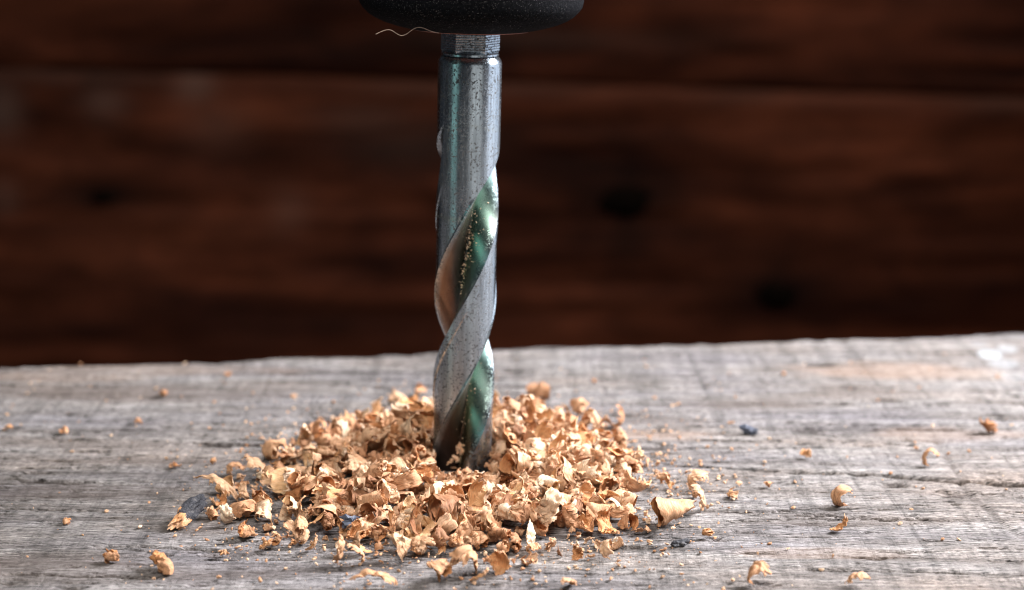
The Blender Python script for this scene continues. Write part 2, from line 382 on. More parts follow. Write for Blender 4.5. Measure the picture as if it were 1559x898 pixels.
    loop = np.concatenate([np.arange(m), np.arange(1, n) * m + m - 1, (n - 1) * m + np.arange(m - 2, -1, -1), np.arange(n - 2, 0, -1) * m])
    bl = bot[loop]; l = np.arange(len(loop)); l2 = np.roll(l, -1)
    mid = top[loop].copy(); mid[:, 2] = -0.5; mid[:, 1] += np.where(loop >= (n - 1) * m, 0.05, 0)
    k = len(loop)
    side = np.stack([loop[l2], loop[l], nv + l, nv + l2], -1); side2 = np.stack([nv + l2, nv + l, nv + k + l, nv + k + l2], -1)
    z = np.zeros(2 * k)
    ats = {a: np.concatenate([v.ravel(), z]) for a, v in (('pit', np.clip(pit, 0, 1)), ('stain', stain), ('warm', warm), ('paint', paint))}
    me = mesh_np('wooden_board', np.vstack([top, mid, bl]), [grid_faces(n, m), side, side2], ats, sharp=60)
    # underside
    bm = bmesh.new(); bm.from_mesh(me); bm.verts.ensure_lookup_table()
    bm.faces.new([bm.verts[nv + k + i] for i in range(k - 1, -1, -1)]); bm.to_mesh(me); bm.free()
    o = obj('wooden_board', me, MB)
    tag(o, 'weathered grey wooden board with cracked grain under the drill bit and shavings', 'board')
    return o
board = build_board()

# ------------------------------------------------------------------ drill bit
LEAN = 0.026
bit = tag(empty('drill_bit', (0, 0, 0)), 'steel twist drill bit with spiral flutes standing in the wood shavings', 'drill bit')
bit.rotation_euler = (0, math.atan(LEAN), 0)
ZSH = 6.79                                    # shoulder below the hexagon
def build_body():
    Rr = 0.5; PT = 5.75; Z0 = 3.66; ph0 = R(45)
    zs = np.concatenate([np.linspace(-0.35, 6.0, 330)[:-1], np.linspace(6.0, ZSH - 0.10, 16)])
    nF, nM, nL = 26, 5, 20
    rows = []; ring = []; flu = []
    for z in zs:
        g = float(sstep(0, 1, np.array((5.80 - z) / 1.30)))
        ph = ph0 * max(g, 1e-4) ** 0.62; rm = 1 - (1 - 0.24) * g ** 1.1
        base = R(-90) + (z - Z0) / PT * 2 * math.pi
        mg = float(sstep(0, 1, np.array((4.9 - z) / 0.5)))
        row = []; fq = []
        for h in (0, 1):
            c = base + h * math.pi
            for i in range(nF):                              # flute
                q = -1 + 2 * i / (nF - 1); a = c + q * ph
                k = abs(q) ** (1.75 if q < 0 else 2.3)
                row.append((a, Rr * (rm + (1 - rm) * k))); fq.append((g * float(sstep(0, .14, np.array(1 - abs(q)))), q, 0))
            end = c + math.pi - ph; st = c + ph
            mw = R(15)
            # land: body relief first, margin at the far side (upper left of the next flute is the cutting lip)
            for i in range(nM): row.append((st + mw * (i + 0.6) / nM, Rr))
            for i in range(nL):
                row.append((st + mw + R(1.5) + (end - st - mw - R(1.5)) * i / nL, Rr * (1 - 0.035 * mg)))
            fq += [(0, 1, 0)] * (nM + nL)
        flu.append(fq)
        rows.append([(r * math.cos(a), r * math.sin(a), z) for a, r in row])
        ring.append([0.75 * math.exp(-((z - 4.27) / 0.035) ** 2) + 0.35 * math.exp(-((z - 5.72 - 0.05 * math.sin(3 * a)) / 0.02) ** 2) for a, r in row])
    V = np.array(rows); n, m, _ = V.shape
    ringa = np.array(ring)
    V = V.reshape(-1, 3); F = [grid_faces(n, m, True)]
    # chamfer to a flat top
    topi = np.arange(m) + (n - 1) * m
    ext = []
    for (f, dz) in ((0.985, 0.035), (0.90, 0.10), (0.60, 0.10)):
        r_ = V[topi].copy(); r_[:, :2] *= f; r_[:, 2] += dz; ext.append(r_)
    V = np.vstack([V] + ext); full = grid_faces(4, m, True, off=(n - 1) * m); F.append(full)
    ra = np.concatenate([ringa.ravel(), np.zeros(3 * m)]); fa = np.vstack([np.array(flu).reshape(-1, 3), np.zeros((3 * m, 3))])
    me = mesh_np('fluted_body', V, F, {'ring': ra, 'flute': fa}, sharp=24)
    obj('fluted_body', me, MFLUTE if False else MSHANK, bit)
build_body()
def build_hex():
    bm = bmesh.new(); N = 6; prof = [(0.40, ZSH - 0.02), (0.445, ZSH + 0.07), (0.462, ZSH + 0.10)]
    z = ZSH + 0.10
    while z < 7.6: prof += [(0.462, z + 0.022), (0.456, z + 0.030), (0.462, z + 0.038)]; z += 0.038
    rings = []
    a0 = R(-90 - 28)
    for r, zz in prof:
        rings.append([bm.verts.new((r / math.cos(R(30)) * 0.86 * math.cos(a0 + k * R(60)), r / math.cos(R(30)) * 0.86 * math.sin(a0 + k * R(60)), zz)) for k in range(N)])
    for i in range(len(rings) - 1):
        for k in range(N): bm.faces.new((rings[i][k], rings[i][(k + 1) % N], rings[i + 1][(k + 1) % N], rings[i + 1][k]))
    bm.faces.new(rings[-1])
    me = bpy.data.meshes.new('hex_shank'); bm.to_mesh(me); bm.free()
    o = obj('hex_shank', me, MSHANK, bit); o['label'] = 'hexagonal shank end with fine machined grooves'
    # bright turned collar between hexagon and round body
    prof = [(0.36, ZSH - 0.005), (0.43, ZSH + 0.004), (0.452, ZSH + 0.02), (0.452, ZSH + 0.05), (0.43, ZSH + 0.07), (0.36, ZSH + 0.08)]; m = 64
    V = np.array([[(r * math.cos(2 * math.pi * k / m), r * math.sin(2 * math.pi * k / m), z_) for k in range(m)] for r, z_ in prof]).reshape(-1, 3)
    obj('collar', mesh_np('collar', V, grid_faces(len(prof), m, True), sharp=35), MSHANK, bit)
build_hex()

# ------------------------------------------------------------------ chuck
ZC = 7.19
chuck = tag(empty('drill_chuck', (LEAN * ZC, 0, ZC)), 'black rounded drill chuck at the top gripping the bit', 'drill chuck')
chuck.rotation_euler = (0, math.atan(LEAN), 0)
def lathe(name, prof, m, mat, parent, jit=0.0, sharp=35):
    V = []
    for i, (r, z) in enumerate(prof):
        for k in range(m):
            a = 2 * math.pi * k / m
            d = jit * noise.noise((math.cos(a) * 3, math.sin(a) * 3, z * 5)) if r > .3 else 0
            V.append(((r + d) * math.cos(a), (r + d) * math.sin(a), z + d * .5))
    return obj(name, mesh_np(name, np.array(V), grid_faces(len(prof), m, True), sharp=sharp), mat, parent)
prof = [(0.46, 0.30), (0.47, 0.02), (0.50, 0.012), (0.92, 0.012), (1.02, 0.03), (1.18, 0.065), (1.36, 0.12), (1.50, 0.18), (1.60, 0.245), (1.68, 0.325), (1.725, 0.39), (1.742, 0.48), (1.75, 0.62), (1.75, 1.1), (1.76, 1.9), (1.74, 2.8), (1.70, 3.4), (1.5, 3.7), (0.6, 3.75)]
lathe('chuck_sleeve', prof, 128, MRUB, chuck, 0.012)
lathe('nose_ring', [(0.52, 0.03), (0.55, -0.004), (0.86, -0.004), (0.91, 0.001), (0.93, 0.02)], 96, MCOPPER, chuck)
def tube(name, pts, r0, mat, parent=None):
    cu = bpy.data.curves.new(name, 'CURVE'); cu.dimensions = '3D'; cu.bevel_depth = r0; cu.bevel_resolution = 2
    s = cu.splines.new('NURBS'); s.points.add(len(pts) - 1); s.use_endpoint_u = True; s.order_u = 4
    for p, q in zip(s.points, pts): p.co = (*q, 1)
    o = bpy.data.objects.new(name, cu); dg = bpy.context.evaluated_depsgraph_get()
    C.objects.link(o); bpy.context.view_layer.update(); dg = bpy.context.evaluated_depsgraph_get()
    me = bpy.data.meshes.new_from_object(o.evaluated_get(dg)); bpy.data.objects.remove(o); me.name = name
    return obj(name, me, mat, parent)
def atd(u, v, y):      # on the upright plane at depth y
    p = R(PITCH); a = (u - W0 / 2) / FPX; b = (H0 / 2 - v) / FPX
    d = Vector((a, math.cos(p) + b * math.sin(p), -math.sin(p) + b * math.cos(p))); return CAM + d * ((y - CAM.y) / d.y)
hair = tube('fibre', [atd(u, v, y) for u, v, y in [(572, 52, -1.0), (582, 47, -1.0), (593, 43, -1.02), (602, 50, -1.05), (612, 56, -1.1), (622, 50, -1.15), (632, 41, -1.22), (645, 41, -1.25), (655, 48, -1.18), (668, 50, -1.1)]], 0.0065, MHAIR)
tag(hair, 'thin wavy pale fibre hanging from the underside of the black chuck', 'fibre')

# ------------------------------------------------------------------ shavings
def inner(n): return np.concatenate([np.ones(n // 2), np.zeros(n - n // 2)])
def vnoise(p, s, seed): return noise.noise(Vector((p[0] * s + seed, p[1] * s + seed * 1.7, p[2] * s - seed)))

def flake(rng, L=0.45, Wd=0.32, turn=200, cone=0.4, twist=0.3, th=0.012, ns=20, nt=12, ragged=0.35, corr=0.020, wave=0.05):
    """a curled shaving: strip of length L bent through `turn` degrees, with ragged edges and a thickness"""
    sd = rng.uniform(0, 100); a = R(turn); k0 = a / L
    tight = rng.uniform(0.3, 1.9)                       # curl tightens along the strip
    ss = np.linspace(0, 1, 60); kap = k0 * (1 + (tight - 1) * (ss - 0.5) + 0.5 * np.array([noise.noise((s * 3, sd, 0)) for s in ss]))
    th_ = np.concatenate([[0], np.cumsum((kap[1:] + kap[:-1]) / 2 * L / 59)])
    cx = np.concatenate([[0], np.cumsum(np.cos((th_[1:] + th_[:-1]) / 2) * L / 59)]); cz = np.concatenate([[0], np.cumsum(np.sin((th_[1:] + th_[:-1]) / 2) * L / 59)])
    cx -= cx.mean(); cz -= cz.mean()
    P = np.zeros((ns, nt, 3)); U = np.zeros((ns, nt, 3)); T = np.zeros((ns, nt))
    for j in range(nt):
        t = -0.5 + j / (nt - 1)
        e0 = ragged * (0.30 * noise.noise((t * 2.5, sd, 1)) + 0.30 * noise.noise((t * 9, sd, 2)) + 0.22 * noise.noise((t * 23, sd, 12)))
        e1 = ragged * (0.35 * noise.noise((t * 2.5, sd, 3)) + 0.35 * noise.noise((t * 9, sd, 4)) + 0.22 * noise.noise((t * 23, sd, 14)))
        for i in range(ns):
            s0 = i / (ns - 1); s = min(1, max(0, (e0 + 0.14) * (1 - s0) + s0 * (1 - 0.14 + e1)))
            wl = 1 + ragged * (0.5 * noise.noise((s * 2.2, sd, 5)) + 0.5 * noise.noise((s * 9, sd, 6)) + 0.35 * noise.noise((s * 24, sd, 16)))
            wr = 1 + ragged * (0.5 * noise.noise((s * 2.2, sd, 7)) + 0.5 * noise.noise((s * 9, sd, 8)) + 0.35 * noise.noise((s * 24, sd, 18)))
            wp = 0.80 + 0.20 * math.sin(math.pi * min(1, s * 0.8 + 0.18))
            y = t * Wd * wp * (wl if t < 0 else wr)
            x = np.interp(s, ss, cx); z = np.interp(s, ss, cz); ang = np.interp(s, ss, th_)
            sc = 1 + cone * 2 * t
            co = corr * 0.9 * (1 - 2 * abs(math.sin(s * 13 + 2.5 * noise.noise((s * 3, t * 2, sd)))))
            x2 = x * sc - math.sin(ang) * co; z2 = z * sc + math.cos(ang) * co
            tw = twist * (s - 0.5)
            p = Vector((x2, y * math.cos(tw) - z2 * math.sin(tw) * 0.5, z2 + y * math.sin(tw)))
            p += Vector((vnoise(p, 4.5, sd), vnoise(p, 4.5, sd + 9), vnoise(p, 4.5, sd + 21))) * wave
            P[i, j] = p; U[i, j] = (s * L * 2, t * Wd * 2, sd)
            ed = min(s0, 1 - s0) * 4; et = (0.5 - abs(t)) * 5
            T[i, j] = th * min(1, 0.25 + ed, 0.25 + et) * (1 + 0.5 * noise.noise((s * 8, t * 8, sd)))
    du = np.gradient(P, axis=0); dv = np.gradient(P, axis=1); n = np.cross(du, dv); n /= np.maximum(np.linalg.norm(n, axis=-1, keepdims=True), 1e-9)
    A = (P + n * T[..., None]).reshape(-1, 3); B = (P - n * T[..., None]).reshape(-1, 3); nv = ns * nt
    loop = np.concatenate([np.arange(nt), np.arange(1, ns) * nt + nt - 1, (ns - 1) * nt + np.arange(nt - 2, -1, -1), np.arange(ns - 2, 0, -1) * nt])
    l2 = np.roll(loop, -1)
    F = np.vstack([grid_faces(ns, nt)[:, ::-1][:, ::-1], grid_faces(ns, nt, off=nv)[:, ::-1], np.stack([l2, loop, loop + nv, l2 + nv], -1)])
    V = np.vstack([A, B]); V -= V.mean(0)
    return V, F, np.vstack([U.reshape(-1, 3)] * 2)

_ico = {}
def ico(level):
    if level not in _ico:
        bm = bmesh.new(); bmesh.ops.create_icosphere(bm, subdivisions=level, radius=1.0)
        _ico[level] = (np.array([v.co[:] for v in bm.verts]), np.array([[v.index for v in f.verts] for f in bm.faces])); bm.free()
    return _ico[level]
def chunk(rng, size=0.15, ax=(1, .8, .6), level=3, rough=0.35, ridges=0.0):
    V, F = ico(level); sd = rng.uniform(0, 100); out = []
    for p in V:
        d = 1 + rough * (noise.noise(Vector(p) * 1.3 + Vector((sd, 0, 0))) + 0.6 * noise.noise(Vector(p) * 3 + Vector((sd, 5, 0))) + 0.35 * noise.noise(Vector(p) * 7 + Vector((sd, 9, 0))))
        if ridges: d += ridges * math.copysign(abs(math.sin(p[0] * 9 + 1.5 * noise.noise(Vector(p) * 2 + Vector((sd, 0, 3))))) ** .6, math.sin(p[0] * 9)) 
        out.append(np.array(p) * d * size * np.array(ax))
    out = np.array(out); return out, F, out * 3.0 + sd

def crumble(rng, size=0.12, n=4):
    """one ragged crumb grown from tightly folded slivers"""
    Vs, Fs, Us, o_ = [], [], [], 0
    for k in range(n):
        V, F, U = flake(rng, size * rng.uniform(1.6, 2.6), size * rng.uniform(.8, 1.4), rng.uniform(140, 460), rng.uniform(-.5, .5), rng.uniform(-1, 1), size * .11, ns=14, nt=7, ragged=.6, corr=size * .08, wave=size * .35)
        M_ = np.array(Euler([rng.uniform(0, 6.28) for q in range(3)]).to_matrix()); V = V @ M_.T + np.array([rng.gauss(0, size * .30), rng.gauss(0, size * .22), rng.gauss(0, size * .15)])
        Vs.append(V); Fs.append(F + o_); Us.append(U); o_ += len(V)
    return np.vstack(Vs), np.vstack(Fs), np.vstack(Us)
def rand_chip(rng, grow=1.0):
    k = rng.random(); big = rng.choice([0.6, 0.8, 0.95, 1.05, 1.15, 1.25]) * grow
    if k < 0.44:
        return 'curl', flake(rng, rng.uniform(.48, .90) * big, rng.uniform(.16, .32) * big, rng.uniform(200, 450), rng.uniform(-.55, .55), rng.uniform(-1, 1), rng.uniform(.006, .012), wave=.045, ragged=.42)
    if k < 0.68:
        return 'flake', flake(rng, rng.uniform(.36, .60) * big, rng.uniform(.20, .34) * big, rng.uniform(110, 280), rng.uniform(-.6, .6), rng.uniform(-1.3, 1.3), rng.uniform(.006, .012), wave=.075, ragged=.5)
    if k < 0.83:
        return 'strip', flake(rng, rng.uniform(.40, .75) * big, rng.uniform(.07, .16), rng.uniform(40, 300), rng.uniform(-.2, .2), rng.uniform(-2.5, 2.5), rng.uniform(.008, .013), wave=.09, ragged=.5, nt=7)
    return 'chunk', flake(rng, rng.uniform(.34, .52) * big, rng.uniform(.2, .3) * big, rng.uniform(320, 620), rng.uniform(-.3, .3), rng.uniform(-.8, .8), rng.uniform(.014, .024), wave=.06, corr=.035, ragged=.4, ns=26)

FOOT = [(392, 800), (415, 745), (455, 695), (510, 655), (600, 638), (700, 630), (820, 634), (900, 652), (975, 685), (1005, 730), (985, 780), (965, 830), (880, 838), (800, 858), (720, 852), (640, 858), (560, 838), (480, 832), (430, 827)]
FC = (0.1, -0.75)
_pa = sorted((math.atan2(at(u, v).y - FC[1], at(u, v).x - FC[0]), math.hypot(at(u, v).y - FC[1], at(u, v).x - FC[0])) for u, v in FOOT)
_a = np.array([q[0] for q in _pa]); _r = np.array([q[1] for q in _pa])
_a = np.concatenate([_a - 2 * math.pi, _a, _a + 2 * math.pi]); _r = np.concatenate([_r] * 3)
def heap_target(X, Y):
    x = X - FC[0]; y = Y - FC[1]; N = HN
    ang = np.arctan2(y, x); rr = np.hypot(x, y) / (np.interp(ang, _a, _r) - 0.04 + 0.04 * (y < -1))
    hm = 0.40 + 0.40 * sstep(-1.1, 0.3, Y)                        # low in front, banked up behind and beside the bit
    h = hm * np.where(Y < -1, np.clip(1 - rr ** 2.0, 0, 1) ** 0.80, np.clip(1 - rr ** 1.35, 0, 1) ** 0.9)
    h = h * (1 - 0.22 * np.exp(-((X / 0.75) ** 2)) * (Y < 0)) - 0.5 * np.exp(-((X / 0.6) ** 2 + ((Y + 0.75) / 0.42) ** 2))
    return np.maximum(h * (0.70 + 0.6 * N(X * 1.1 + 7, Y * 1.1 + 3)), 0)
HN = Noise2(77)
RES = 0.035; HX0, HY0, HNX, HNY = -5.0, -6.0, 290, 290
height = np.zeros((HNX, HNY))
gx = HX0 + (np.arange(HNX) + .5) * RES; gy = HY0 + (np.arange(HNY) + .5) * RES
GX, GY = np.meshgrid(gx, gy, indexing='ij'); target = heap_target(GX, GY)

rng = random.Random(11)
def rot_rand(rng, tilt):
    return np.array((Matrix.Rotation(rng.uniform(0, 6.283), 3, 'Z') @ Matrix.Rotation(rng.gauss(0, tilt), 3, 'X') @ Matrix.Rotation(rng.gauss(0, tilt), 3, 'Y') @ (Matrix.Rotation(math.pi, 3, 'X') if rng.random() < .5 else Matrix.Identity(3))))
def drop(V, x, y, nest=0.25):
    """z at which rotated points V rest on the heap; the height map is raised"""
    P = V + np.array((x, y, 0)); ix = np.clip(((P[:, 0] - HX0) / RES).astype(int), 0, HNX - 1); iy = np.clip(((P[:, 1] - HY0) / RES).astype(int), 0, HNY - 1)
    gap = height[ix, iy] - V[:, 2]; z = gap.max()
    z = max(z - nest * (gap.max() - np.percentile(gap, 30)), -V[:, 2].min() - 0.012)
    np.maximum.at(height, (ix, iy), V[:, 2] + z - 0.02)
    return z
cand = np.argwhere((target > 0.03) & ((GX / 0.56) ** 2 + ((GY + 0.80) / 0.58) ** 2 > 1))
chips = []; crumbs = []
def clear_of_bit(P):
    if ((P[:, 0] / 0.46) ** 2 + ((P[:, 1] + 0.78) / 0.36) ** 2).min() < 1: return False
    q = np.hypot(P[:, 0] - LEAN * 0.5, P[:, 1]); return q.min() > 0.50
def choose(rng):
    best = None
    for _ in range(24):
        i, j = cand[rng.randrange(len(cand))]
        s = (target[i, j] - height[i, j]) + rng.uniform(0, 0.10)
        if best is None or s > best[0]: best = (s, gx[i], gy[j])
    return best
for k in range(950):                                          # heap of shavings
    kind, (V, F, U) = rand_chip(rng, 0.82 + 0.20 * k / 950)
    for tries in range(12):
        s, x, y = choose(rng); Mx = rot_rand(rng, 0.62 if kind != 'strip' else 0.4); P = V @ Mx.T
        if clear_of_bit(P + np.array((x, y, 0))): break
    else: continue
    if s < 0.05: continue
    z = drop(P, x, y, 0.42)
    tint = min(1, max(0, rng.gauss(0.60, 0.22))) if rng.random() > .07 else rng.uniform(.08, .3)
    chips.append(dict(kind=kind, V=P, F=F, U=U, pos=(x, y, z), tint=tint))

for k in range(80):                                           # loose shavings thinning out round the rim
    kind, (V, F, U) = rand_chip(rng, rng.uniform(.55, .9))
    a = rng.uniform(-math.pi, math.pi)
    if abs(a) < .6 and rng.random() < .7: continue
    r_ = (0.96 + abs(rng.gauss(0, 0.12))) * float(np.interp(a, _a, _r))
    P = V @ rot_rand(rng, .35).T; x, y = FC[0] + r_ * math.cos(a), FC[1] + r_ * math.sin(a)
    chips.append(dict(kind=kind, V=P, F=F, U=U, pos=(x, y, drop(P, x, y, .3)), tint=min(1, max(.1, rng.gauss(.6, .2)))))

# which shavings show: rays from the camera
allV = []; allF = []; own = []; off = 0
for i, c in enumerate(chips):
    allV.append(c['V'] + np.array(c['pos'])); allF.append(c['F'] + off); off += len(c['V']); own += [i] * len(c['F'])
bvh = BVHTree.FromPolygons(np.vstack(allV).tolist(), [tuple(int(q) for q in f) for f in np.vstack(allF)])
seen = np.zeros(len(chips))
p = R(PITCH)
for u in range(330, 1060, 4):
    for v in range(570, 890, 4):
        a = (u - W0 / 2) / FPX; b = (H0 / 2 - v) / FPX
        d = Vector((a, math.cos(p) + b * math.sin(p), -math.sin(p) + b * math.cos(p)))
        hit = bvh.ray_cast(CAM, d)
        if hit[2] is not None: seen[own[hit[2]]] += 1
order = np.argsort(-seen)
single = set(int(i) for i in order[:255] if seen[i] >= 2)
DESC = {'curl': 'curled shaving', 'flake': 'ragged flake', 'strip': 'twisted sliver', 'chunk': 'rolled shaving'}
GRP = {'curl': 'curled shavings heaped around the drill bit', 'flake': 'ragged flakes heaped around the drill bit', 'strip': 'slivers heaped around the drill bit', 'chunk': 'rolled shavings heaped around the drill bit'}
def where(x, y):
    if y > 0.25: return 'left of the bit at the back of the heap' if x < -.2 else 'right of the bit at the back of the heap'
    if x < -1.9: return 'at the left end of the heap' if y > -1.6 else 'at the front left corner of the heap'
    if x > 2.0: return 'at the right end of the heap' if y > -1.6 else 'at the front right corner of the heap'
    side = 'left' if x < -.55 else 'right' if x > .75 else ''
    if y < -2.6: return 'along the front rim' + (', %s of the bit' % side if side else ' before the bit')
    if y < -1.0: return 'on the front slope' + (', %s of the bit' % side if side else ' before the bit')
    return 'close to the bit on its %s' % side if side else 'in the hollow before the bit'
def label(c, size):
    t = c['tint']; tone = 'dark brown' if t < .32 else 'orange tan' if t < .55 else 'light tan' if t < .74 else 'pale'
    return '%s %s %s %s' % ('small' if size < .36 else 'large' if size > .55 else 'middling', tone, DESC[c['kind']], where(*c['pos'][:2]))
NAME = {'curl': 'curled_shaving', 'flake': 'wood_flake', 'strip': 'wood_sliver', 'chunk': 'rolled_shaving'}
CAT = {'curl': 'wood shaving', 'flake': 'wood flake', 'strip': 'wood sliver', 'chunk': 'wood shaving'}
restV, restF, restU, restT = [], [], [], []; off = 0
def pour(V, F, U, t, pos):
    global off
    restV.append(V + np.array(pos)); restF.append(F + off); restU.append(U); restT.append(np.full(len(V), t)); off += len(V)
for i, c in enumerate(chips):
    if i in single:
        me = mesh_np(NAME[c['kind']], c['V'], c['F'], {'fibre': c['U'], 'tint': np.full(len(c['V']), c['tint']), 'inner': inner(len(c['V']))}, sharp=32)
        o = obj(NAME[c['kind']], me, MC, loc=c['pos']); tag(o, label(c, float(np.ptp(c['V'], axis=0).max())), CAT[c['kind']], GRP[c['kind']])
    else: pour(c['V'], c['F'], c['U'], c['tint'], c['pos'])
for k in range(380):                                          # small torn bits on and round the heap
    a = rng.uniform(-math.pi, math.pi); r_ = (rng.uniform(0, 1.0) ** .5) * float(np.interp(a, _a, _r)) * 1.06
    x = FC[0] + r_ * math.cos(a); y = FC[1] + r_ * math.sin(a)
    V, F, U = flake(rng, rng.uniform(.08, .22), rng.uniform(.05, .14), rng.uniform(30, 260), rng.uniform(-.4, .4), rng.uniform(-1, 1), .008, ns=8, nt=5, ragged=.7, corr=.01, wave=.04)
    P = V @ rot_rand(rng, .7).T
    if clear_of_bit(P + np.array((x, y, 0))): pour(P, F, U, min(1, max(.1, rng.gauss(.6, .2))), (x, y, drop(P, x, y, .3)))
for k in range(70):                                           # torn bits fallen into the hollow at the foot of the bit
    x = rng.uniform(-.5, .55); y = rng.uniform(-1.2, -.58)
    V, F, U = flake(rng, rng.uniform(.10, .24), rng.uniform(.06, .14), rng.uniform(60, 260), rng.uniform(-.4, .4), rng.uniform(-1, 1), .008, ns=8, nt=5, ragged=.6, corr=.01, wave=.03)
    P = V @ rot_rand(rng, .6).T
    if np.hypot(P[:, 0] + x - LEAN * .5, P[:, 1] + y).min() > .5: pour(P, F, U, min(1, max(.1, rng.gauss(.5, .2))), (x, y, drop(P, x, y, .4)))
if restV:
    o = obj('shaving_heap', mesh_np('shaving_heap', np.vstack(restV), np.vstack(restF), {'fibre': np.vstack(restU), 'tint': np.concatenate(restT)}, sharp=50), MC)
    tag(o, 'mass of small wood shavings filling the heap under the larger ones', 'shavings', kind='stuff')

# crumbs and dust: loose, uncountable
restV, restF, restU, restT = [], [], [], []; off = 0
rng = random.Random(5)
def crumb(x, y, z, s, tint, lvl=1):
    V, F, U = chunk(rng, s, (1, rng.uniform(.4, .9), rng.uniform(.3, .7)), lvl, 0.5)
    P = V @ rot_rand(rng, .5).T; pour(P, F, U, tint, (x, y, z - P[:, 2].min() * 0.7))
for k in range(2100):
    a = rng.uniform(-math.pi, math.pi); r_ = (0.86 + abs(rng.gauss(0, 0.33))) * float(np.interp(a, _a, _r))
    x = FC[0] + r_ * math.cos(a); y = FC[1] + r_ * math.sin(a)
    if edge_y(x) - y < .15 or y < -8: continue
    i, j = int((x - HX0) / RES), int((y - HY0) / RES)
    z = height[i, j] if 0 <= i < HNX and 0 <= j < HNY else 0
    crumb(x, y, z if z < .25 else 0, rng.choice([.007, .010, .013, .018, .022, .03, .04]), rng.uniform(.3, .9))
for k in range(420):
    x = rng.uniform(-10, 11); y = rng.uniform(-6, 7.4)
    if edge_y(x) - y < .2: continue
    crumb(x, y, -0.02, rng.choice([.008, .011, .014, .018, .025, .04]), rng.uniform(.25, .95))
o = obj('sawdust', mesh_np('sawdust', np.vstack(restV), np.vstack(restF), {'fibre': np.vstack(restU), 'tint': np.concatenate(restT)}, smooth=False), MC)
tag(o, 'fine tan sawdust crumbs sprinkled over the board round the heap', 'sawdust', kind='stuff')

# dust stuck in the flute
restV, restF, restU, restT = [], [], [], []; off = 0
def flute_pt(z, q, lift=0.0):
    g = float(sstep(0, 1, np.array((5.80 - z) / 1.30))); ph = R(45) * max(g, 1e-4) ** .62; rm = 1 - .76 * g ** 1.1
    k = abs(q) ** (1.75 if q < 0 else 2.3); r_ = .5 * (rm + (1 - rm) * k) + lift
    a = R(-90) + (z - 3.66) / 5.75 * 2 * math.pi + q * ph + (math.pi if z < 2.4 else 0)
    return (r_ * math.cos(a) + LEAN * z, r_ * math.sin(a), z)
for k in range(230):
    z = rng.gauss(3.75, .42) if k < 170 else rng.uniform(.55, 1.9); q = rng.gauss(.22, .30) if k < 170 else rng.gauss(.3, .35)
    if abs(q) > .95: continue
    crumb(*flute_pt(z, q), rng.choice([.005, .006, .008, .011, .016]) , rng.uniform(.85, 1))
for k in range(16):
    z = rng.uniform(.05, .5); q = rng.uniform(-.6, .7); V, F, U = flake(rng, rng.uniform(.06, .16), rng.uniform(.05, .1), rng.uniform(60, 260), .2, .3, .007, ns=8, nt=5, ragged=.7, corr=.01, wave=.03)
    pour(V @ rot_rand(rng, 1.2).T, F, U, rng.uniform(.4, .9), flute_pt(z, q, .03))
o = obj('clinging_dust', mesh_np('clinging_dust', np.vstack(restV), restF, {'fibre': np.vstack(restU), 'tint': np.concatenate(restT)}, smooth=False), MC)
tag(o, 'pale wood dust clinging inside the flutes of the drill bit', 'dust', kind='stuff')

# ------------------------------------------------------------------ single pieces lying on the board
def piece(name, cat, label, u, v, geo, mat=MC, tint=.6, rot=(0, 0, 0), zoff=0.0, group=None):
    V, F, U = geo; P = V @ np.array(Euler([R(a) for a in rot]).to_matrix()).T
    q = at(u, v, 0.0); h = -P[:, 2].min() - 0.015 + zoff
    t = tint if hasattr(tint, '__len__') else np.full(len(P), tint)
    o = obj(name, mesh_np(name, P, F, {'fibre': U, 'tint': t, 'inner': inner(len(P))}, sharp=50), mat, loc=(q.x, q.y, h))
    return tag(o, label, cat, group)
def fl(seed, **k): return flake(random.Random(seed), **k)
def ch(seed, **k): return chunk(random.Random(seed), **k)
def cr(seed, size=.1, n=3): return crumble(random.Random(seed), size, n)
S, SC = 'curled_shaving', 'wood shaving'
piece(S, SC, 'C-shaped orange curl at right below the long crack in the board', 1280, 772, fl(1, L=.92, Wd=.22, turn=330, cone=.15, twist=.3, wave=.03), tint=0.42, rot=(8, -85, 14))
piece('wood_flake', 'wood flake', 'boat-shaped tan flake lying just in front of the C-shaped orange curl', 1280, 806, fl(2, L=.42, Wd=.16, turn=140, cone=.1, twist=.3), tint=0.6, rot=(-10, 40, 10))
piece(S, SC, 'large cone-shaped curl pointing right beside the heap', 1026, 796, fl(3, L=1.15, Wd=.58, turn=480, cone=.62, twist=.05, wave=.035, ragged=.3), tint=0.52, rot=(-6, 0, 104))
piece('wood_flake', 'wood flake', 'ragged flat flake right of the large cone-shaped curl', 1066, 779, fl(4, L=.5, Wd=.2, turn=110, cone=.3, twist=.8), tint=.66, rot=(10, -50, -20))
piece('wood_crumb', 'wood crumb', 'fibrous flat crumb right of the black-tipped fragment', 1076, 818, cr(5, .10, 3), tint=.6, rot=(0, -10, 15))
piece(S, SC, 'upright folded curl right of the heap with a bulbous base', 1060, 748, fl(6, L=.70, Wd=.2, turn=300, cone=.3, twist=1.0), tint=.6, rot=(0, -90, 30))
piece(S, SC, 'ring-shaped curl at the bottom edge right of centre', 1150, 893, fl(7, L=.76, Wd=.20, turn=340, cone=.15, twist=.3), tint=0.42, rot=(10, -55, -14))
piece('wood_flake', 'wood flake', 'small forked flake at the bottom edge far right', 1303, 891, fl(8, L=.42, Wd=.16, turn=190, cone=.3, twist=.8), tint=0.55, rot=(10, -120, -20))
piece('wood_crumb', 'wood crumb', 'pale upright crumb behind the long crack right of centre', 1228, 695, cr(9, .10, 4), tint=.66)
piece(S, SC, 'small arch-shaped pair of curls far right behind the crack', 1413, 708, fl(10, L=.62, Wd=.12, turn=330, cone=.2, twist=.4), tint=0.5, rot=(0, -50, 0))
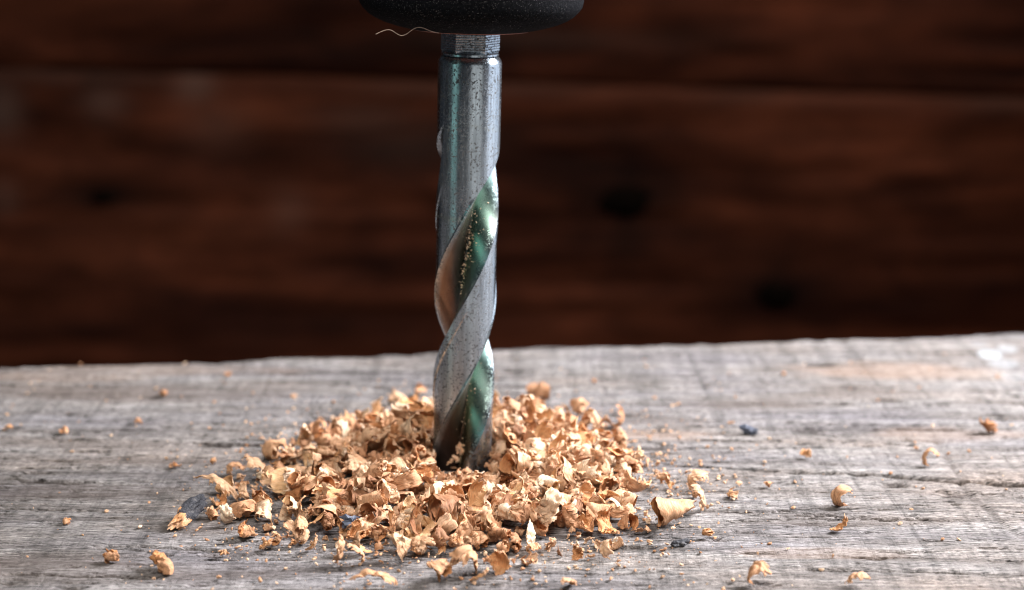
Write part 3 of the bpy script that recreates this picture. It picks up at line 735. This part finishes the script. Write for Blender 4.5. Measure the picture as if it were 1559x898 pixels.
piece('wood_crumb', 'wood crumb', 'two-lobed orange brown crumb farthest right on the board', 1500, 657, cr(11, .15, 5), tint=0.25, rot=(70, 30, 10))
piece('wood_crumb', 'wood crumb', 'thick rolled brown crumb standing behind the heap right of the bit', 820, 606, fl(12, L=1.3, Wd=.42, turn=700, cone=.1, twist=.2, corr=.03), tint=.34, rot=(0, 20, 80))
piece('stone_chip', 'stone chip', 'small blue grey stone chip behind the heap at right', 1140, 661, ch(13, size=.14, ax=(1, .6, .5), rough=.8, level=3), mat=MSTONE, rot=(0, 10, -20))
t_ = ch(14, size=.12, ax=(1, .5, .45), rough=.7)
piece('bark_fragment', 'bark fragment', 'tiny black-tipped fragment in front of the large cone-shaped curl', 1036, 831, t_, mat=MBARK, rot=(0, 0, 15))
piece('wood_crumb', 'wood crumb', 'small tan crumb just right of the heap in front of the crack', 1112, 757, cr(15, .10, 4), tint=.62, rot=(0, 0, -10))
piece('wood_crumb', 'wood crumb', 'tiny pale crumb touching the long crack near its left end', 1125, 738, cr(16, .06), tint=.75)
piece('wood_crumb', 'wood crumb', 'tiny orange crumb in front of the crack between heap and curl', 1168, 742, cr(17, .07), tint=.45)
# left of the heap
def bark():
    V, F, U = ch(18, size=.40, ax=(1.0, .30, .30), rough=.42, level=4, ridges=.03)
    o = piece('bark_piece', 'bark piece', 'thick dark-topped bark piece with pale torn end left of the heap', 288, 795, (V, F, U), mat=MBARK, rot=(0, -14, 58))
    o.data.materials.append(MC)
    n = len(o.data.polygons); mi = np.zeros(n, np.int32)
    for i, f in enumerate(F):
        c = V[f].mean(0)
        if c[0] + .12 * noise.noise(Vector(c) * 9) < -.15: mi[i] = 1
    o.data.polygons.foreach_set('material_index', mi); o.data.attributes['tint'].data.foreach_set('value', np.full(len(V), .62, np.float32)); return o
bark()
piece('wood_crumb', 'wood crumb', 'ridged brown crumb farthest left in the foreground', 170, 856, cr(19, .14, 5), tint=.36, rot=(0, 20, 40))
def two_lobe():
    a = ch(20, size=.105, ax=(1, .9, .85), rough=.55); b = ch(21, size=.12, ax=(.95, 1, .85), rough=.55)
    V = np.vstack([a[0] + np.array((-.09, .05, .02)), b[0] + np.array((.08, -.04, -.01))]); return V, np.vstack([a[1], b[1] + len(a[0])]), np.vstack([a[2], b[2]])
piece('wood_crumb', 'wood crumb', 'peanut-shaped two-lobed brown crumb in the left foreground', 247, 868, two_lobe(), tint=.42, rot=(0, 10, -15))
piece('wood_crumb', 'wood crumb', 'little pale crumb in front of the dark-topped bark piece', 340, 845, cr(22, .06), tint=.6)
piece('wood_crumb', 'wood crumb', 'dull crumb beside the dark crack at far left', 101, 797, cr(23, .08), tint=.42)
piece(S, SC, 'tall looped curl at the back left of the heap', 420, 700, fl(24, L=1.05, Wd=.2, turn=340, cone=.2, twist=.3), tint=0.5, rot=(5, -45, 20))
piece(S, SC, 'hanging strip curl beside the tall looped curl', 440, 712, fl(25, L=.6, Wd=.14, turn=110, cone=.1, twist=1.0), tint=.42, rot=(0, -100, 40))
piece(S, SC, 'long bent pale strip at the left end of the heap', 336, 762, fl(26, L=.75, Wd=.17, turn=140, cone=.3, twist=1.0), tint=0.66, rot=(10, -80, -30))
piece(S, SC, 'wavy flat ribbon at the far left of the heap', 395, 735, fl(27, L=.6, Wd=.26, turn=170, cone=.2, twist=.8), tint=.64, rot=(0, -60, 15))
piece(S, SC, 'dark brown open curl left of the heap by the bark piece', 375, 790, fl(28, L=.7, Wd=.28, turn=210, cone=.3, twist=.5), tint=.36, rot=(0, -60, 25))
piece(S, SC, 'small orange knot of shaving behind the bent pale strip', 358, 722, fl(29, L=.5, Wd=.16, turn=260, cone=.2, twist=.7), tint=.45, rot=(0, -60, 20))
piece(S, SC, 'neat C-shaped cup curl at the front left of the heap', 448, 828, fl(30, L=.65, Wd=.18, turn=290, cone=.15, twist=.2, ragged=.25), tint=0.6, rot=(15, 60, -10))
piece('wood_flake', 'wood flake', 'stubby flake left of the C-shaped cup curl', 405, 836, fl(31, L=.26, Wd=.13, turn=60, cone=.1, twist=.3, th=.025), tint=.64, rot=(0, 0, 5))
piece('wood_crumb', 'wood crumb', 'low ragged crumb right of the C-shaped cup curl', 477, 838, fl(32, L=.32, Wd=.13, turn=120, cone=.1, twist=1.0), tint=.6, rot=(0, 10, 0))
piece('wood_flake', 'wood flake', 'lone bent flake on bare board in front of the heap at left', 517, 860, fl(33, L=.5, Wd=.16, turn=110, cone=.3, twist=.6), tint=0.55, rot=(0, -30, -15))
piece('wood_flake', 'wood flake', 'forked flake right of the lone bent flake', 547, 862, fl(34, L=.42, Wd=.18, turn=130, cone=.4, twist=.8, ragged=.6), tint=0.55, rot=(10, -70, 20))
piece('wood_sliver', 'wood sliver', 'long curved strip lying at the bottom edge below the heap', 570, 893, fl(35, L=.85, Wd=.15, turn=120, cone=.1, twist=.4, corr=.025), tint=0.48, rot=(12, -120, -5))
piece(S, SC, 'loose crumpled curl at the front edge of the heap below the bit', 715, 877, fl(36, L=.7, Wd=.26, turn=260, cone=.3, twist=.8, corr=.03), tint=.5, rot=(0, -40, 25))
piece('wood_flake', 'wood flake', 'thin flake in front of the crumpled curl', 730, 888, fl(37, L=.36, Wd=.14, turn=70, cone=.2, twist=.5), tint=.62, rot=(0, 0, -20))
piece('wood_flake', 'wood flake', 'tan wedge at the bottom edge right of the heap front', 868, 895, fl(38, L=.36, Wd=.2, turn=120, cone=.4, twist=.5), tint=.55, rot=(10, -100, 50))
piece('wood_crumb', 'wood crumb', 'brown nub at the back left behind the heap', 475, 668, cr(39, .16, 5), tint=.32)
piece('wood_flake', 'wood flake', 'pale leaf standing upright at the back left of the heap', 530, 655, fl(40, L=.4, Wd=.26, turn=50, cone=.4, twist=.3), tint=.85, rot=(75, 60, 20))
piece('stone_chip', 'stone chip', 'dark blue chip at the front left edge of the heap', 537, 822, ch(41, size=.15, ax=(1, .6, .55), rough=.9, level=3), mat=MSTONE, rot=(0, 0, 10), zoff=.20)
for k, (u, v, s, lab) in enumerate([(208, 645, .13, 'blurred brown crumb on the left part of the board halfway back'), (98, 658, .11, 'blurred orange crumb left of the halfway-back crumb'),
        (14, 653, .11, 'blurred orange crumb at the left edge of the photograph'), (265, 710, .11, 'crumb with a pale rim between bark piece and back edge'), (322, 706, .10, 'pale crumb right of the pale-rimmed crumb'),
        (905, 582, .08, 'tiny orange crumb near the back edge right of the bit'), (1193, 570, .08, 'lonely orange dot of wood near the back edge at right'), (445, 605, .09, 'blurred pale crumb near the back edge left of the bit'),
        (248, 602, .13, 'large blurred crumb on the dark stain at back left'), (1395, 683, .06, 'tiny tan crumb left of the arch-shaped pair of curls'), (640, 602, .20, 'brown lump behind the heap left of the bit'), (345, 572, .10, 'faint pale crumb close to the back edge at left')]):
    piece('wood_crumb', 'wood crumb', lab, u, v, cr(60 + k, s * .72, 3), tint=.42 + .3 * ((k * 7) % 5) / 5)
